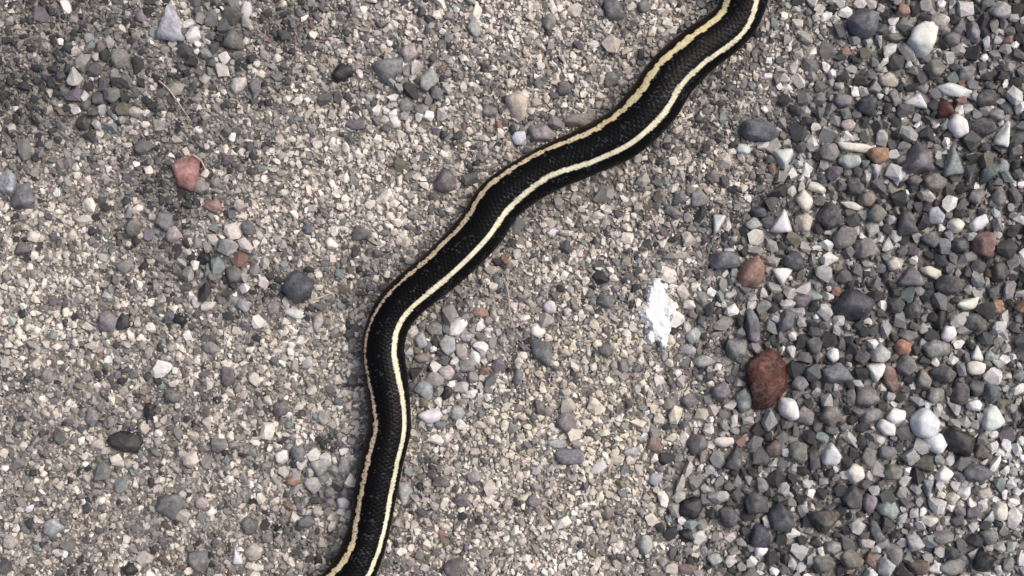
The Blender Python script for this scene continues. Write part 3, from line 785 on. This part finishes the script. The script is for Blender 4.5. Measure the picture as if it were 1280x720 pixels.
    b.inputs["Roughness"].default_value = 0.36; b.inputs["Specular IOR Level"].default_value = 0.12
    me.materials.append(m)
    root = bpy.data.objects.new("snake", None); root.empty_display_size = 0.01
    root.location = (float(cx[n // 2]), float(cy[n // 2]), Z0)
    COL.objects.link(root)
    tag(root, "slender black snake with cream stripes winding across the gritty ground", "snake")
    o = bpy.data.objects.new("body", me); COL.objects.link(o); o.parent = root; o.matrix_parent_inverse = Matrix.Translation(root.location).inverted()
    # eyes and tongue on the head beyond the picture's edge
    me_e = bpy.data.materials.new("snake_eye"); me_e.use_nodes = True
    pe = me_e.node_tree.nodes["Principled BSDF"]; pe.inputs["Base Color"].default_value = (0.01, 0.01, 0.01, 1); pe.inputs["Roughness"].default_value = 0.08
    ih = int(np.argmin(np.abs(al - 26)))
    for sgn in (1, -1):
        be = bmesh.new(); bmesh.ops.create_uvsphere(be, u_segments=16, v_segments=10, radius=0.0014)
        mm = bpy.data.meshes.new("eye"); be.to_mesh(mm); be.free(); mm.materials.append(me_e)
        for p in mm.polygons: p.use_smooth = True
        eo = bpy.data.objects.new("eye", mm); COL.objects.link(eo); eo.parent = root
        ang = 1.0 * sgn
        q = Vector((cx[ih] + lx[ih] * math.sin(ang) * rw[ih] * 0.93, cy[ih] + ly[ih] * math.sin(ang) * rw[ih] * 0.93, zc[ih] + math.cos(ang) * rw[ih] * FLAT * 0.93))
        eo.location = q - root.location
build_snake()

# ------------------------------------------------------------------ white splash dried on the grit
def splash():
    bm = bmesh.new()
    cxp, cyp = 820, 391
    st = 0.8
    nx, ny = 60, 110
    def field(x, y):                          # > 0 inside the blot, plan units round its middle, y up
        k = 1.0
        best = -9
        for ex, ey, rx, ry in ((0, 16, 13, 24), (-2, 0, 19, 18), (5, -16, 15, 20), (13, 2, 7, 8), (-7, -30, 5, 10), (9, -36, 5, 9), (0, 36, 6, 9)):
            best = max(best, 1 - math.hypot((x - ex) / rx, (y - ey) / ry))
        q = Vector((x, y, 0))
        return best + 0.20 * mnoise.noise(q / 6) + 0.20 * mnoise.noise(q / 2.6) - 0.02
    vs = {}
    F_ = {}
    for i in range(nx):
        for j in range(ny):
            F_[i, j] = field((i - nx / 2) * st, (j - ny / 2) * st)
    def vert(i, j):
        if (i, j) not in vs:
            x, y = (i - nx / 2) * st, (j - ny / 2) * st
            f = F_[i, j]; q = Vector((x, y, 3))
            lump = 0.0005 * mnoise.noise(q / 8) + 0.00012 * mnoise.noise(q / 3.2)
            z = -0.0006 + (0.0026 + lump) * min(1, max(0, f / 0.40 + 0.12)) ** 0.7
            vs[i, j] = bm.verts.new((x * PX, y * PX, z))
        return vs[i, j]
    for i in range(nx - 1):
        for j in range(ny - 1):
            c4 = [(i, j), (i + 1, j), (i + 1, j + 1), (i, j + 1)]
            if max(F_[c] for c in c4) > 0: bm.faces.new([vert(*c) for c in c4])
    r_ = bmesh.ops.extrude_face_region(bm, geom=bm.faces[:])
    for g_ in r_["geom"]:
        if isinstance(g_, bmesh.types.BMVert): g_.co.z = -0.0012
    for f in bm.faces: f.smooth = True
    bmesh.ops.recalc_face_normals(bm, faces=bm.faces[:])
    me = bpy.data.meshes.new("dried_splash"); bm.to_mesh(me); bm.free()
    m = bpy.data.materials.new("white_crust"); m.use_nodes = True
    t = m.node_tree; b = t.nodes["Principled BSDF"]
    b.inputs["Base Color"].default_value = (0.90, 0.90, 0.89, 1); b.inputs["Roughness"].default_value = 0.9
    no = t.nodes.new("ShaderNodeTexNoise"); no.inputs["Scale"].default_value = 900; no.inputs["Detail"].default_value = 4
    g = t.nodes.new("ShaderNodeNewGeometry"); t.links.new(g.outputs["Position"], no.inputs["Vector"])
    bp = t.nodes.new("ShaderNodeBump"); bp.inputs["Strength"].default_value = 0.15; bp.inputs["Distance"].default_value = 0.0005
    t.links.new(no.outputs["Fac"], bp.inputs["Height"]); t.links.new(bp.outputs[0], b.inputs["Normal"])
    me.materials.append(m)
    o = bpy.data.objects.new("dried_splash", me); COL.objects.link(o)
    o.location = W(cxp, cyp, 0.0)[:2] + (0.0004,)
    tag(o, "bright white crusty splash dried on the sandy grit", "splash")
splash()

# ------------------------------------------------------------------ dry plant fibres
def fibre(pts, rad, col, label):
    P = catmull(np.array(pts, float), np.linspace(0, len(pts) - 1, 24))
    bm = bmesh.new(); rings = []
    x0, y0 = P[0]
    for i, (x, y) in enumerate(P):
        f = i / (len(P) - 1)
        z = 0.0019 + 0.0009 * math.sin(f * 3.14)
        c = Vector(W(x, y, 0)[:2] + (z,)) - Vector(W(x0, y0, 0)[:2] + (0,))
        q = P[min(i + 1, len(P) - 1)] - P[max(i - 1, 0)]; d = Vector((q[0], -q[1], 0)).normalized(); nrm = Vector((-d.y, d.x, 0))
        rr = rad * PX * (1 - 0.55 * f)
        rings.append([bm.verts.new(c + nrm * math.cos(a) * rr + Vector((0, 0, 1)) * math.sin(a) * rr) for a in np.linspace(0, 6.283, 7)[:-1]])
    for i in range(len(rings) - 1):
        for k in range(6):
            bm.faces.new((rings[i][k], rings[i][(k + 1) % 6], rings[i + 1][(k + 1) % 6], rings[i + 1][k]))
    bm.faces.new(rings[0][::-1]); bm.faces.new(rings[-1])
    for f in bm.faces: f.smooth = True
    me = bpy.data.meshes.new("dry_fibre"); bm.to_mesh(me); bm.free(); me.materials.append(M_STONE)
    o = bpy.data.objects.new("dry_fibre", me); o.color = (*lin(col), 1); COL.objects.link(o)
    o.location = W(x0, y0, 0)[:2] + (0,)
    tag(o, label, "fibre", "dry fibres on the grit")
fibre([(200, 102), (212, 112), (224, 128), (236, 146)], 1.2, (186, 170, 158), "thin straight pinkish fibre on sandy grit below the pale wedge chip")
fibre([(632, 352), (636, 372), (637, 390), (643, 412)], 1.8, (170, 165, 155), "thin grey fibre on sandy grit beside the small round white pebble")
fibre([(243, 195), (253, 201), (258, 212)], 1.6, (205, 190, 178), "short curved pale fibre touching the pinkish red stone")
fibre([(386, 376), (401, 372), (417, 366)], 1.4, (196, 184, 164), "short pale fibre pointing from the slate disc to the snake")
